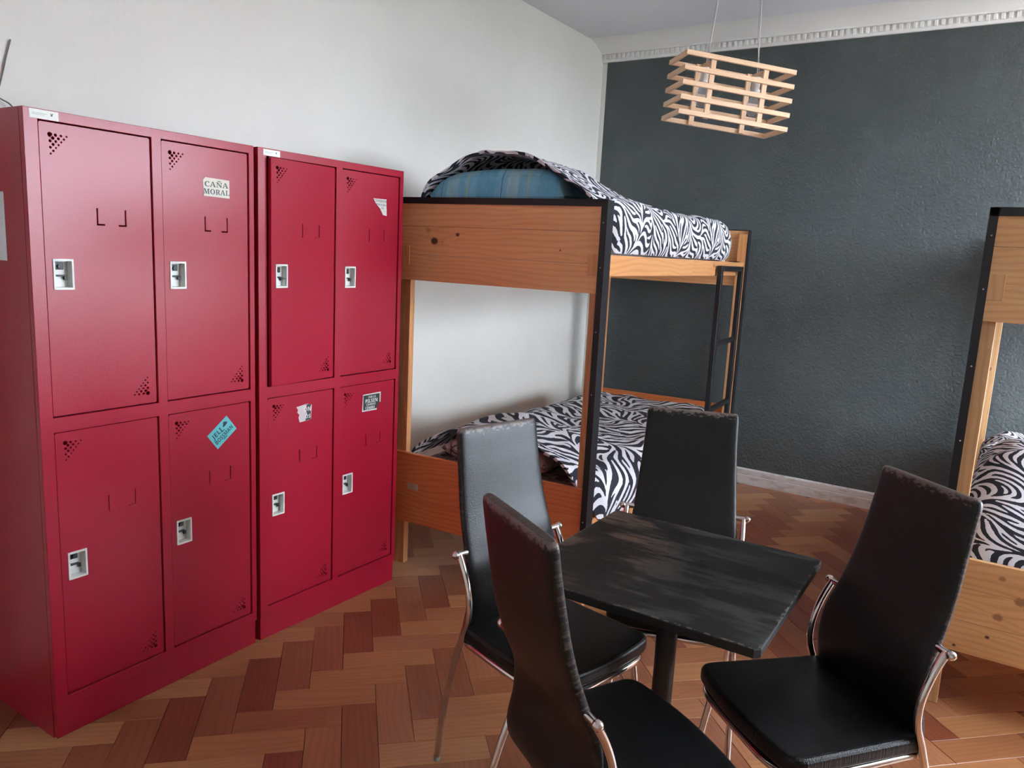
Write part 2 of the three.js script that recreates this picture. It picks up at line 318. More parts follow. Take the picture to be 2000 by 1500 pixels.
{
  const x0 = RX + 0.05, x1 = RX + 0.11, f = 0.06;
  windowFrame('window_1', {
    frame: merge([bx(x0, x1, WY0, WY0 + f, WZ0, WZ1), bx(x0, x1, WY1 - f, WY1, WZ0, WZ1), bx(x0, x1, WY0, WY1, WZ0, WZ0 + f), bx(x0, x1, WY0, WY1, WZ1 - f, WZ1)]),
    bars: [bx(x0, x1, WY0 + f, WY1 - f, (WZ0 + WZ1) / 2 - 0.04, (WZ0 + WZ1) / 2 + 0.04), bx(x0 + 0.01, x1 - 0.01, 1.40, 1.45, WZ0 + f, (WZ0 + WZ1) / 2 - 0.04), bx(x0 + 0.01, x1 - 0.01, 1.40, 1.45, (WZ0 + WZ1) / 2 + 0.04, WZ1 - f)],
    sill: bx(RX - 0.04, RX + T, WY0 - 0.03, WY0, WZ0 - 0.05, WZ1 + 0.05),
  });
}
{ // skirting: tall board with a bead, in the dirt-flecked white of the picture
  const dirt = dataTex(512, 128, (u, v, o) => { const s = sstep(0.5, 0.75, fbm(u * 20, v * 5, 611, 4) * 0.9 + 0.25 * (1 - v) * fbm(u * 50, v * 9, 615, 3)); o[0] = lerp(216, 168, s * 0.5); o[1] = lerp(214, 158, s * 0.5); o[2] = lerp(212, 150, s * 0.5); });
  const m = S({ map: withRepeat(dirt, 0.8, 9), roughness: 0.6 });
  const prof = new THREE.Shape([[0, 0], [0.022, 0], [0.022, 0.062], [0.017, 0.066], [0.019, 0.07], [0.017, 0.1], [0.008, 0.108], [0, 0.108]].map((p) => new THREE.Vector2(...p)));
  const back = new THREE.ExtrudeGeometry(prof, { depth: RX, bevelEnabled: false }); back.rotateY(-Math.PI / 2); back.translate(RX, 0, 0);   // profile x -> z
  struct('baseboard_back', grain(back, 'x'), m);
  const left = new THREE.ExtrudeGeometry(prof, { depth: RZ - 0.022, bevelEnabled: false }); left.translate(0, 0, 0.022);
  struct('baseboard_left', grain(left, 'z'), m);
}
struct('trim_1', bx(0, 0.036, 0.108, 2.862, 0, 0.003), M.whiteWall);
{ // plaster cornice over the dark wall with its row of dentils
  const y0 = 2.863, p = [[0, y0], [0.018, y0], [0.02, y0 + 0.012], [0.02, y0 + 0.05], [0.034, y0 + 0.053], [0.036, y0 + 0.062]];
  for (let a = 0; a <= 10; a++) { const t = a / 10; p.push([lerp(0.042, 0.22, t), y0 + 0.062 + (H - 0.001 - y0 - 0.062) * Math.sin(t * Math.PI / 2)]); }
  p.push([0.225, H], [0, H]);
  const g = new THREE.ExtrudeGeometry(new THREE.Shape(p.map((q) => new THREE.Vector2(...q))), { depth: RX, bevelEnabled: false }); g.rotateY(-Math.PI / 2); g.translate(RX, 0, 0);
  const c = struct('trim_2', g, M.trim); c.userData.label = 'white plaster cornice with dentils above the dark wall';
  const d = new RoundedBoxGeometry(0.021, 0.034, 0.014, 1, 0.004);
  for (let x = 0.03; x < RX - 0.02; x += 0.036) mesh('dentil', d, M.trim, c).position.set(x, y0 + 0.032, 0.026);
}

// ------------------------------------------------------------------ lockers
const canvasTex = (w, h, draw) => { const c = document.createElement('canvas'); c.width = w; c.height = h; draw(c.getContext('2d'), w, h); const t = new THREE.CanvasTexture(c); t.colorSpace = THREE.SRGBColorSpace; return t; };
// thin paper lying on a door: outline in metres (z to the left in the picture), uv 0..1 over the box w x h
function paper(outline, w, h, mat, name, parent, x, y, z, turn = 0) {
  const sh = new THREE.Shape(outline.map(([a, b]) => new THREE.Vector2((a - 0.5) * w, (b - 0.5) * h)));
  const g = new THREE.ExtrudeGeometry(sh, { depth: 0.0006, bevelEnabled: false });
  const p = g.attributes.position, uv = []; for (let i = 0; i < p.count; i++) uv.push(p.getX(i) / w + 0.5, p.getY(i) / h + 0.5);
  g.setAttribute('uv', new THREE.Float32BufferAttribute(uv, 2));
  g.rotateZ(turn); g.rotateY(Math.PI / 2);                                     // shape x -> -z, so it reads from the room
  const m = mesh(name, g, mat, parent); m.position.set(x, y, z); return m;
}
const RECT = [[0, 0], [1, 0], [1, 1], [0, 1]];
const stickerMat = (w, h, draw) => S({ map: canvasTex(w, h, draw), roughness: 0.55 });
const txt = (c, s, x, y, font, color, stretch = 1) => { c.save(); c.translate(x, y); c.scale(stretch, 1); c.font = font; c.fillStyle = color; c.textAlign = 'center'; c.textBaseline = 'middle'; c.fillText(s, 0, 0); c.restore(); };
const SK = {
  cana: stickerMat(320, 256, (c, w, h) => { c.fillStyle = '#d9d3c6'; c.fillRect(0, 0, w, h); txt(c, 'CAÑA', w / 2, 88, 'bold 96px serif', '#2f4448', 1.02); txt(c, 'MORAL', w / 2 + 2, 186, 'bold 96px serif', '#2f4448', 0.86); }),
  teal: stickerMat(384, 256, (c, w, h) => {
    c.fillStyle = '#58b6bd'; c.fillRect(0, 0, w, h); txt(c, 'JELI', 130, 84, 'bold 92px sans-serif', '#12333f', 1.05); txt(c, 'BOSSMAN', 192, 176, 'bold 82px sans-serif', '#12333f', 0.86);
    c.fillStyle = '#12333f'; c.beginPath(); c.ellipse(292, 74, 46, 17, -0.1, 0, 7); c.fill(); c.beginPath(); c.ellipse(296, 56, 24, 22, 0, 0, 7); c.fill(); c.fillRect(186, 118, 60, 10); c.fillRect(150, 214, 70, 12);
  }),
  torn1: stickerMat(256, 256, (c, w, h) => { c.fillStyle = '#cfcdc8'; c.fillRect(0, 0, w, h); txt(c, 'CONDON', 128, 36, 'bold 54px serif', '#3d4a4c'); txt(c, 'PRUEBA', 150, 92, 'bold 48px serif', '#4a5658'); txt(c, 'DE', 176, 140, 'bold 40px serif', '#6a7476'); }),
  torn2: stickerMat(256, 256, (c, w, h) => {
    c.fillStyle = '#c9bdbb'; c.fillRect(0, 0, w, h); c.fillStyle = '#2b3432'; c.fillRect(132, 10, 108, 226); c.fillStyle = '#c9bdbb'; c.beginPath(); c.moveTo(120, 0); c.lineTo(172, 20); c.lineTo(150, 80); c.lineTo(178, 140); c.lineTo(140, 256); c.lineTo(100, 256); c.fill();
    txt(c, 'ÓN', 182, 78, 'bold 84px sans-serif', '#d8d2cf'); txt(c, 'OS', 190, 180, 'bold 76px sans-serif', '#d8d2cf');
  }),
  pilsen: stickerMat(384, 256, (c, w, h) => {
    c.fillStyle = '#d8d5d0'; c.fillRect(0, 0, w, h); c.fillStyle = '#28322f'; c.fillRect(22, 20, w - 44, h - 42);
    txt(c, 'FOR LA', w / 2 + 10, 54, 'bold 46px sans-serif', '#cfd2cd'); txt(c, 'PILSEN', w / 2, 108, 'bold 74px sans-serif', '#e0e2dd', 1.05); txt(c, 'CUANDO', w / 2 - 10, 160, 'bold 46px sans-serif', '#cfd2cd'); txt(c, 'COMBO', w / 2 - 28, 208, 'bold 56px sans-serif', '#e0e2dd', 0.95);
  }),
  label: stickerMat(384, 128, (c, w, h) => { c.fillStyle = '#e9eae4'; c.fillRect(0, 0, w, h); c.fillStyle = '#b9c6bb'; c.fillRect(36, 50, 200, 10); c.fillRect(36, 70, 160, 8); c.fillStyle = '#3c5a48'; c.beginPath(); c.arc(292, 60, 13, 0, 7); c.fill(); c.beginPath(); c.ellipse(284, 42, 5, 13, -0.5, 0, 7); c.fill(); c.beginPath(); c.ellipse(302, 42, 5, 13, 0.5, 0, 7); c.fill(); }),
  notice: stickerMat(256, 320, (c, w, h) => { c.fillStyle = '#dfe0e6'; c.fillRect(0, 0, w, h); c.fillStyle = '#6d7180'; for (let y = 30; y < 290; y += 22) c.fillRect(24, y, 120 + ((y * 37) % 88), 5); }),
  tag: stickerMat(192, 128, (c, w, h) => { c.fillStyle = '#c9a99c'; c.fillRect(0, 0, w, h); c.fillStyle = '#9a8078'; for (let y = 22; y < 110; y += 20) c.fillRect(20, y, 110 + (y * 13) % 40, 8); }),
};
// a door seen from the room: outline with vent holes and the cut-out for the lock, z0 the lock side (left in the picture)
const DW = 0.3135, DH = 0.797, DT = 0.016;
function doorGeo() {
  const s = new THREE.Shape(); const r = 0.004; s.moveTo(r, 0); s.lineTo(DW - r, 0); s.lineTo(DW, r); s.lineTo(DW, DH - r); s.lineTo(DW - r, DH); s.lineTo(r, DH); s.lineTo(0, DH - r); s.lineTo(0, r); s.closePath();
  const hole = (x, y, q) => { const p = new THREE.Path(); p.absarc(x, y, q, 0, Math.PI * 2, true); s.holes.push(p); };
  const vents = (x, y, sx, sy) => { for (let i = 0; i < 4; i++) for (let j = 0; j < 4 - i; j++) { hole(x + sx * i * 0.0145, y + sy * j * 0.0165, i + j === 0 ? 0.0056 : 0.0040 - 0.0008 * (i + j)); if (i + j < 3) hole(x + sx * (i + 0.5) * 0.0145, y + sy * (j + 0.5) * 0.0165, 0.0037 - 0.0008 * (i + j)); } };
  vents(0.029, DH - 0.032, 1, -1); vents(DW - 0.029, 0.032, -1, 1);
  return s;
}
function door(parent, y, z, lockY, slotted = false, open = 0) {
  const s = doorGeo(), lx0 = 0.019, lx1 = 0.075, lh = lockY[1] - lockY[0], ly = lockY[0] - y;
  const cut = new THREE.Path(); cut.moveTo(lx0 + 0.004, ly + 0.004); cut.lineTo(lx0 + 0.004, ly + lh - 0.004); cut.lineTo(lx1 - 0.004, ly + lh - 0.004); cut.lineTo(lx1 - 0.004, ly + 0.004); cut.closePath(); s.holes.push(cut);
  if (slotted) { // card holder punched through the sheet: two L-shaped slots
    const sx = 0.147, sy = DH - 0.262, e = 0.0028, poly = (p) => { const q = new THREE.Path(); p.forEach(([a, b], i) => i ? q.lineTo(a, b) : q.moveTo(a, b)); q.closePath(); s.holes.push(q); };
    poly([[sx, sy], [sx, sy + 0.046], [sx + e, sy + 0.046], [sx + e, sy + e], [sx + 0.022, sy + e], [sx + 0.022, sy]]);
    poly([[sx + 0.086, sy], [sx + 0.064, sy], [sx + 0.064, sy + e], [sx + 0.086 - e, sy + e], [sx + 0.086 - e, sy + 0.046], [sx + 0.086, sy + 0.046]]);
  }
  let g = new THREE.ExtrudeGeometry(s, { depth: DT - 0.003, bevelEnabled: true, bevelThickness: 0.0015, bevelSize: 0.0012, bevelOffset: -0.0012, bevelSegments: 1, curveSegments: 5 });
  g.translate(-DW, 0, -DT + 0.0015); g.rotateY(Math.PI / 2);                     // hinge edge (right in the picture) at the origin
  // now shape x (left to right) runs along -z: left edge at z = +DW
  const d = mesh('door', grain(g, 'y'), M.red, parent); d.position.set(-0.004, y, z - DW); d.rotation.y = open;
  // recessed lock cup with its rim, knob and hasp
  const zl = DW - lx0, zr = DW - lx1, y0 = ly, y1 = ly + lh, t = 0.006, dp = 0.022;
  const rim = merge([bx(-0.001, 0.003, y0, y1, zl - t, zl, 0.001), bx(-0.001, 0.003, y0, y1, zr, zr + t, 0.001), bx(-0.001, 0.003, y0, y0 + t, zr + t, zl - t), bx(-0.001, 0.003, y1 - t, y1, zr + t, zl - t),
    bx(-dp, -0.001, y0 + 0.004, y1 - 0.004, zl - 0.006, zl - 0.004), bx(-dp, -0.001, y0 + 0.004, y1 - 0.004, zr + 0.004, zr + 0.006), bx(-dp, -0.001, y0 + 0.004, y0 + 0.006, zr + 0.006, zl - 0.006), bx(-dp, -0.001, y1 - 0.006, y1 - 0.004, zr + 0.006, zl - 0.006), bx(-dp - 0.002, -dp, y0 + 0.004, y1 - 0.004, zr + 0.004, zl - 0.004)]);
  mesh('lock_plate', rim, M.lockWhite, d);
  mesh('lock_barrel', merge([bx(-dp, -dp + 0.006, y1 - 0.03, y1 - 0.01, zr + 0.018, zl - 0.012, 0.002), cyl([-dp + 0.006, y1 - 0.021, (zl + zr) / 2 + 0.003], [-dp + 0.012, y1 - 0.021, (zl + zr) / 2 + 0.003], 0.006)]), M.lockDark, d);
  mesh('hasp', merge([bx(-dp, -dp + 0.008, y1 - 0.049, y1 - 0.044, zr + 0.016, zl - 0.01, 0.001), bx(-dp + 0.002, -dp + 0.010, y1 - 0.058, y1 - 0.047, zr + 0.012, zr + 0.02, 0.001)]), M.lockDark, d);
  if (!slotted) { // pressed card holder: two L-shaped ribs
    const ky = DH - 0.262, kz = DW - 0.147, e = 0.003;
    mesh('card_holder', merge([bx(-0.001, 0.0032, ky, ky + 0.046, kz - e, kz), bx(-0.001, 0.0032, ky - e, ky, kz - 0.022, kz)]), M.red, d);
    mesh('card_holder', merge([bx(-0.001, 0.0032, ky, ky + 0.046, kz - 0.084 - e, kz - 0.084), bx(-0.001, 0.0032, ky - e, ky, kz - 0.086, kz - 0.064)]), M.red, d);
  }
  return d;
}
const LW = 0.7257, LD = 0.46, LH = 1.8;
function locker(label, pos, turn) {
  const t = thing('locker_cabinet', label, 'locker', pos, turn, 'pair of red metal lockers');   // origin: front face, right end in the picture, floor
  const th = 0.012, zl = LW, m = M.red;
  mesh('carcass', grain(merge([bx(-LD, -0.02, 0.0, LH, 0, th), bx(-LD, -0.02, 0.0, LH, zl - th, zl), bx(-LD, -LD + th, 0.02, LH, th, zl - th), bx(-LD, -0.02, LH - th, LH, th, zl - th), bx(-LD + th, -0.02, 0.09, 0.1, th, zl - th), bx(-LD + th, -0.025, 0.945, 0.957, th, zl - th), bx(-LD + th, -0.025, 0.1, LH - th, zl / 2 - 0.006, zl / 2 + 0.006)]), 'y'), m, t);
  const s = new THREE.Shape([[0, 0.092], [zl, 0.092], [zl, LH], [0, LH]].map((q) => new THREE.Vector2(...q)));
  const cols = [[0.0205, 0.0205 + DW + 0.005], [zl - 0.0415 - DW, zl - 0.0365]], rows = [[0.1265, 0.9285], [0.9715, 1.7735]];
  for (const [a, b] of cols) for (const [c, d] of rows) { const p = new THREE.Path(); p.moveTo(a, c); p.lineTo(a, d); p.lineTo(b, d); p.lineTo(b, c); p.closePath(); s.holes.push(p); }
  const fg = new THREE.ExtrudeGeometry(s, { depth: 0.0175, bevelEnabled: true, bevelThickness: 0.0012, bevelSize: 0.0012, bevelOffset: -0.0012, bevelSegments: 1 }); fg.rotateY(-Math.PI / 2);
  mesh('front_frame', grain(fg, 'y'), m, t);
  mesh('plinth', grain(bx(-0.022, -0.004, 0, 0.0915, 0.003, zl - 0.003, 0.002), 'z'), m, t);
  t.userData.cols = cols.map((c) => c[1] - 0.0025); delete t.userData.cols;
  return { t, zr: cols[0][1] - 0.0025, zl: cols[1][1] - 0.0025, low: rows[0][0] + 0.0025, up: rows[1][0] + 0.0025 };
}
{
  const A = locker('red metal locker with a teal and a CAÑA MORAL sticker, nearer the camera', [0.5009, 0, 3.4433], 0.0136);
  const d1 = door(A.t, A.up, A.zl, [1.328, 1.412], true), d2 = door(A.t, A.up, A.zr, [1.326, 1.411], true), d3 = door(A.t, A.low, A.zl, [0.482, 0.566]), d4 = door(A.t, A.low, A.zr, [0.482, 0.566]);
  paper([[0.03, 0.02], [1, 0], [0.99, 0.96], [0.1, 1], [0.0, 0.86]], 0.1, 0.06, SK.cana, 'sticker', d2, 0.0005, 1.649 - A.up, 0.122).userData.label = 'cream sticker reading CAÑA MORAL';
  paper(RECT, 0.098, 0.066, SK.teal, 'sticker', d4, 0.0005, 0.835 - A.low, 0.114, 0.66).userData.label = 'teal sticker pasted askew';
  paper(RECT, 0.074, 0.0235, SK.label, 'maker_label', A.t, 0.0012, 1.7862, LW - 0.053);
  const n = mesh('paper_notice', bx(-0.36, -0.122, 1.40, 1.585, LW, LW + 0.001), SK.notice, A.t); n.userData.label = 'pale printed notice on the side panel';
  const B = locker('red metal locker with torn black and white stickers, beside the bunk bed', [0.502, 0, 2.7025], 0);
  B.t.rotation.y = -0.0192; B.t.position.x = 0.502 + 0.0192 * LW;
  door(B.t, B.up, B.zl, [1.326, 1.409], false, 0.075);
  const b2 = door(B.t, B.up, B.zr, [1.322, 1.405]), b3 = door(B.t, B.low, B.zl, [0.476, 0.56]), b4 = door(B.t, B.low, B.zr, [0.476, 0.56]);
  paper([[0.0, 0.98], [0.96, 1], [1, 0.0], [0.72, 0.04], [0.5, 0.42], [0.2, 0.66]], 0.078, 0.066, SK.torn1, 'sticker', b2, 0.0005, 1.645 - B.up, 0.108).userData.label = 'torn triangular remnant of a sticker';
  paper([[0.22, 0.03], [0.95, 0.08], [1, 0.9], [0.7, 1], [0.0, 0.9], [0.12, 0.72], [0.06, 0.6], [0.2, 0.44], [0.14, 0.3]], 0.075, 0.07, SK.torn2, 'sticker', b3, 0.0005, 0.849 - B.low, 0.145).userData.label = 'half torn black and white sticker';
  paper([[0.0, 0.02], [0.78, 0.0], [0.9, 0.4], [0.99, 0.42], [1, 1], [0.04, 0.97]], 0.108, 0.075, SK.pilsen, 'sticker', b4, 0.0005, 0.845 - B.low, 0.136).userData.label = 'black and white sticker reading PILSEN';
  paper(RECT, 0.07, 0.0205, SK.label, 'maker_label', B.t, 0.0012, 1.7862, LW - 0.058);
}

// ------------------------------------------------------------------ bunk beds: origin at the near right corner (seen from the room), x to -1, z to -length
const YT = 1.707;
function bunk(label, pos, turn, len, mats, flip = 1) {
  const t = thing('bunk_bed', label, 'bunk bed', pos, turn, 'pine and black steel bunk beds'), W = 1.0, [pw, panel, low] = mats;
  let k = 0; const wood = (name, g, ax, m = pw) => mesh(name, grain(g, ax, 0.17 * (++k), 0.061 * k), m, t);
  for (const [z0, z1, front] of [[-0.024, -0.002, 1], [-len + 0.002, -len + 0.024, 0]]) {
    // panels of three boards each, their print running on from board to board
    const boards = (y0, y1, cuts, m, name) => {
      const ys = [y0, ...cuts, y1]; for (let i = 0; i < ys.length - 1; i++) {
        const g = bx(-W + 0.003, -0.003, ys[i] + 0.0004, ys[i + 1] - 0.0004, z0, z1, 0.0012); mesh(name, grain(g, 'x', W, -y0), m, t);
      }
    };
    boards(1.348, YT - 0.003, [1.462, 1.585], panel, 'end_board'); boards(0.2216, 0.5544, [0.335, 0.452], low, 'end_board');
    const zi0 = front ? -0.058 : -len + 0.0245, zi1 = front ? -0.0245 : -len + 0.058;
    wood('post', bx(-0.062, -0.004, 0, 1.68, zi0, zi1, 0.003), 'y'); wood('post', bx(-W + 0.004, -W + 0.062, 0, 1.68, zi0, zi1, 0.003), 'y');
    // black steel angle on the corners and over the top board
    const zf = front ? 0 : -len, a = 0.0235, q = 0.0025, s = front ? 1 : -1, zz = (u, v) => [Math.min(zf - s * u, zf - s * v), Math.max(zf - s * u, zf - s * v)];
    for (const side of [0, 1]) {
      const X = (u, v) => side ? [-W + u, -W + v] : [-v, -u];
      const [p0, p1] = X(0, a), [o0, o1] = X(-q, 0), [f0, f1] = zz(-q, 0.0015), [e0, e1] = zz(0.0015, 0.06);
      mesh('corner_angle', merge([bx(p0 - (side ? q : 0), p1 + (side ? 0 : q), 0.2, YT, f0, f1), bx(Math.min(o0, o1), Math.max(o0, o1), 0.2, YT, e0, e1)]), M.blackMetal, t);
    }
    const [f0, f1] = zz(-q, 0.0015), [e0, e1] = zz(-q, 0.03);
    mesh('top_angle', merge([bx(-W, 0, YT - 0.026, YT - 0.001, f0, f1), bx(-W, 0, YT - 0.002, YT + 0.001, e0, e1)]), M.blackMetal, t);
    for (const y of [0.95, 1.2, 1.45, 1.62, 0.42]) for (const x of [-0.012, -W + 0.012]) mesh('screw', moved(new THREE.SphereGeometry(0.0028, 6, 4), x, y, zf + s * q), M.screw, t);
    if (front) for (const x of [-0.069, -W + 0.023]) wood('rail_end', bx(x, x + 0.046, 1.417, 1.5, -0.01, 0.0012, 0.001), 'y');
  }
  for (const x of [[-0.052, -0.006], [-W + 0.006, -W + 0.052]]) {
    wood('side_rail', bx(x[0], x[1], 1.417, 1.5, -len + 0.072, -0.072, 0.003), 'z'); wood('side_rail', bx(x[0], x[1], 0.3, 0.405, -len + 0.072, -0.072, 0.003), 'z');
  }
  for (let i = 0; i < 11; i++) for (const y of [1.417, 0.33]) { const z = -0.16 - i * (len - 0.4) / 10; wood('bed_slat', bx(-W + 0.053, -0.053, y + 0.02, y + 0.038, z - 0.07, z, 0.002), 'x'); }
  return t;
}
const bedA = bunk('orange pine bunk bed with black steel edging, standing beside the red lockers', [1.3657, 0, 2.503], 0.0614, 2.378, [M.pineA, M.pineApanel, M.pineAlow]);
const bedB = bunk('pale pine bunk bed cut off at the right edge of the picture', [3.6035, 0, 2.287], 0, 2.2, [M.pineB, M.pineBpanel, M.pineBlow]);
{ // ladder on the open side of the first bunk
  const l = thing('bunk_ladder', 'black steel ladder hooked on the side of the bunk bed by the lockers', 'ladder', [1.3657, 0, 2.503], 0.0614);
  const box = (name, ...a) => mesh(name, bx(...a, 0.003), M.blackMetal, l);
  box('rail', 0.006, 0.034, 0, 1.475, -1.66, -1.625); box('rail', 0.006, 0.034, 0, 1.475, -2.135, -2.10);
  box('top_bar', 0.006, 0.034, 1.445, 1.475, -2.0995, -1.6605);
  for (const y of [0.24, 0.63, 1.025]) box('rung', 0.006, 0.034, y - 0.013, y + 0.013, -2.0995, -1.6605);
  for (const z of [-1.6425, -2.1175]) mesh('hook', bx(-0.056, 0.006, 1.5015, 1.506, z - 0.014, z + 0.014), M.blackMetal, l);
}
// everything that lies on a bed is placed in the bed's own axes
function onBed(bed, o) { o.position.copy(bed.position); o.rotation.y = bed.rotation.y; return o; }
function mattress(bed, y0, y1, len, label) { const m = onBed(bed, mesh('mattress', grain(new RoundedBoxGeometry(0.88, y1 - y0, len, 3, 0.04).translate(-0.5, (y0 + y1) / 2, -len / 2 - 0.09), 'z'), M.mattress)); return tag(m, label, 'mattress'); }
mattress(bedA, 1.456, 1.605, 1.98, 'pale mattress on the top bunk next to the lockers');
mattress(bedA, 0.369, 0.503, 1.98, 'mattress in a mauve printed sheet on the bottom bunk next to the lockers').material = M.printedSheet;
mattress(bedB, 1.456, 1.60, 1.96, 'pale mattress on the top bunk at the right edge');
mattress(bedB, 0.369, 0.53, 1.96, 'pale mattress on the bottom bunk at the right edge');
function pillowGeo(w, d, h, sd) {
  const n = 22, mk = (s) => { const P = [], U = []; for (let i = 0; i <= n; i++) { const r = [], u = []; for (let j = 0; j <= n; j++) {
    const a = i / n * 2 - 1, b = j / n * 2 - 1, pinch = 1 - 0.07 * (a * a * (1 - b * b) + b * b * (1 - a * a)) * 0 - 0.05 * Math.pow(Math.abs(a * b), 0) * 0;
    const e = Math.pow(Math.max(0, (1 - a ** 4) * (1 - b ** 4)), 0.42), cx = 1 - 0.06 * (1 - b * b) * Math.abs(a), cz = 1 - 0.06 * (1 - a * a) * Math.abs(b);
    r.push(V3(a * w / 2 * pinch * cx, s * h / 2 * e * (1 + 0.16 * (fbm(a * 2 + 5, b * 2 + 5, sd, 3) - 0.5)), b * d / 2 * cz)); u.push([i / n, j / n]); } P.push(r); U.push(u); } return gridGeo(P, U, s < 0); };
  return merge([mk(1), mk(-1)]);
}
function pillow(bed, w, d, h, x, y, z, tilt, mat, label, sd, roll = 0) {
  const g = pillowGeo(w, d, h, sd); g.rotateZ(roll); g.rotateX(tilt); g.translate(x, y, z); return tag(onBed(bed, mesh('pillow', g, mat)), label, 'pillow');
}
// quilt over the mattress: cross-section runs from the left edge over the top to the hem at the right; f(z) gives the parts of it
function quilt(bed, o, label) {
  const rows = 84, cols = 72, P = [], U = [];
  for (let i = 0; i <= rows; i++) {
    const t = i / rows, z = lerp(o.z0, o.z1, t), e = o.section(z), path = e.path;
    // resample the section by arc length
    const c = new THREE.CatmullRomCurve3(path.map(([x, y]) => V3(x, y, 0)), false, 'centripetal'), row = [], ur = [];
    let len = 0, prev = null;
    for (let j = 0; j <= cols; j++) {
      const p = c.getPointAt(j / cols); if (prev) len += p.distanceTo(prev); prev = p.clone();
      const n = o.wave * ((fbm(p.x * 5 + 9, z * 4, o.seed, 3) - 0.5) * 1.2 + (fbm(p.x * 13, z * 9 + p.y * 12, o.seed + 3, 2) - 0.5) * 0.55);
      const edge = sstep(0, 0.06, j / cols) * sstep(0, 0.06, 1 - j / cols);
      row.push(V3(p.x + (p.x > -0.12 ? n * 0.8 * edge : 0), p.y + n * edge, z + e.zs * (j / cols) + (o.hem ? o.hem(j / cols, t) : 0))); const q = row[j], up = i ? U[i - 1][j][0] + q.distanceTo(P[i - 1][j]) : o.uo; ur.push([up, len + o.vo]);
    }
    P.push(row); U.push(ur);
  }
  const q = onBed(bed, mesh('quilt', clothGeo(P, U, 0.012), o.mat)); return tag(q, label, 'quilt');
}
// top bunk by the lockers: quilt arched over the pillow at the head, fat rolled side, rounded foot
quilt(bedA, {
  z0: -0.05, z1: -2.0, wave: 0.028, seed: 711, uo: 0.1, vo: 0, mat: M.zebraFine,
  hem: (s, t) => -0.03 * Math.sin(s * Math.PI) * (1 - sstep(0, 0.1, t)),
  section: (z) => {
    const head = sstep(-0.85, -0.42, z), foot = Math.sqrt(clamp(1 - ((Math.max(0, -z - 1.82)) / 0.18) ** 2, 0.02, 1));
    const top = lerp(1.52, 1.742, foot), hy = 0.165 * head, xr = lerp(-0.06, 0.012, foot), side = 1 - sstep(-0.15, -0.06, z);
    return { zs: 0, path: [
      [-0.93, 1.64 + 0.02 * head], [-0.90 + 0.0 * head, lerp(top - 0.06, 1.76, head)], [-0.78, top - 0.015 + hy * 0.72], [-0.62, top + hy], [-0.45, top + hy * 0.94], [-0.28, top + hy * 0.56], [-0.14, top - 0.005 + hy * 0.1],
      [lerp(-0.09, xr - 0.03, side), lerp(top - 0.025, top - 0.03, side)], [lerp(-0.075, xr + 0.004, side), lerp(1.70, (top + 1.5) / 2 + 0.02, side)], [lerp(-0.07, xr - 0.008, side), lerp(1.68, 1.54, side)], [lerp(-0.068, xr - 0.03, side), lerp(1.665, 1.508, side)]] };
  },
}, 'zebra print quilt on the top bunk beside the lockers, arched over a blue pillow');
pillow(bedA, 0.66, 0.32, 0.24, -0.555, 1.727, -0.235, 0.03, M.plaid, 'blue plaid pillow on the top bunk under the zebra quilt', 31);
// bottom bunk by the lockers
quilt(bedA, {
  z0: -0.055, z1: -2.02, wave: 0.035, seed: 733, uo: 0.33, vo: 0.2, mat: M.zebra,
  hem: (s, t) => -0.10 * Math.sin(s * Math.PI) * (1 - sstep(0, 0.12, t)),
  section: (z) => {
    const head = sstep(-0.85, -0.48, z), foot = Math.sqrt(clamp(1 - ((Math.max(0, -z - 1.9)) / 0.12) ** 2, 0.04, 1)), top = lerp(0.535, 0.60, foot), hy = 0.088 * head, side = 1 - sstep(-0.14, -0.065, z), out = lerp(-0.012, 0.03 + 0.02 * Math.sin(z * 9), sstep(-1.6, -1.3, z));
    return { zs: 0, path: [
      [-0.945, 0.535], [-0.91, top - 0.035 + hy * 0.12], [-0.78, top + hy * 0.72], [-0.58, top + hy], [-0.42, top + hy * 0.95], [-0.26, top + hy * 0.55], [-0.15, top + hy * 0.1],
      [lerp(-0.10, -0.035, side), lerp(top - 0.035, top - 0.015, side)], [lerp(-0.082, out, side), lerp(0.556, 0.53, side)], [lerp(-0.078, out + 0.008, side), lerp(0.55, 0.46, side)], [lerp(-0.075, out - 0.004, side), lerp(0.545, 0.385, side)]] };
  },
}, 'zebra print quilt on the bottom bunk beside the lockers, hanging over its side');
pillow(bedA, 0.56, 0.34, 0.13, -0.54, 0.571, -0.31, 0.02, M.printed, 'mauve printed pillow on the bottom bunk beside the lockers', 47);
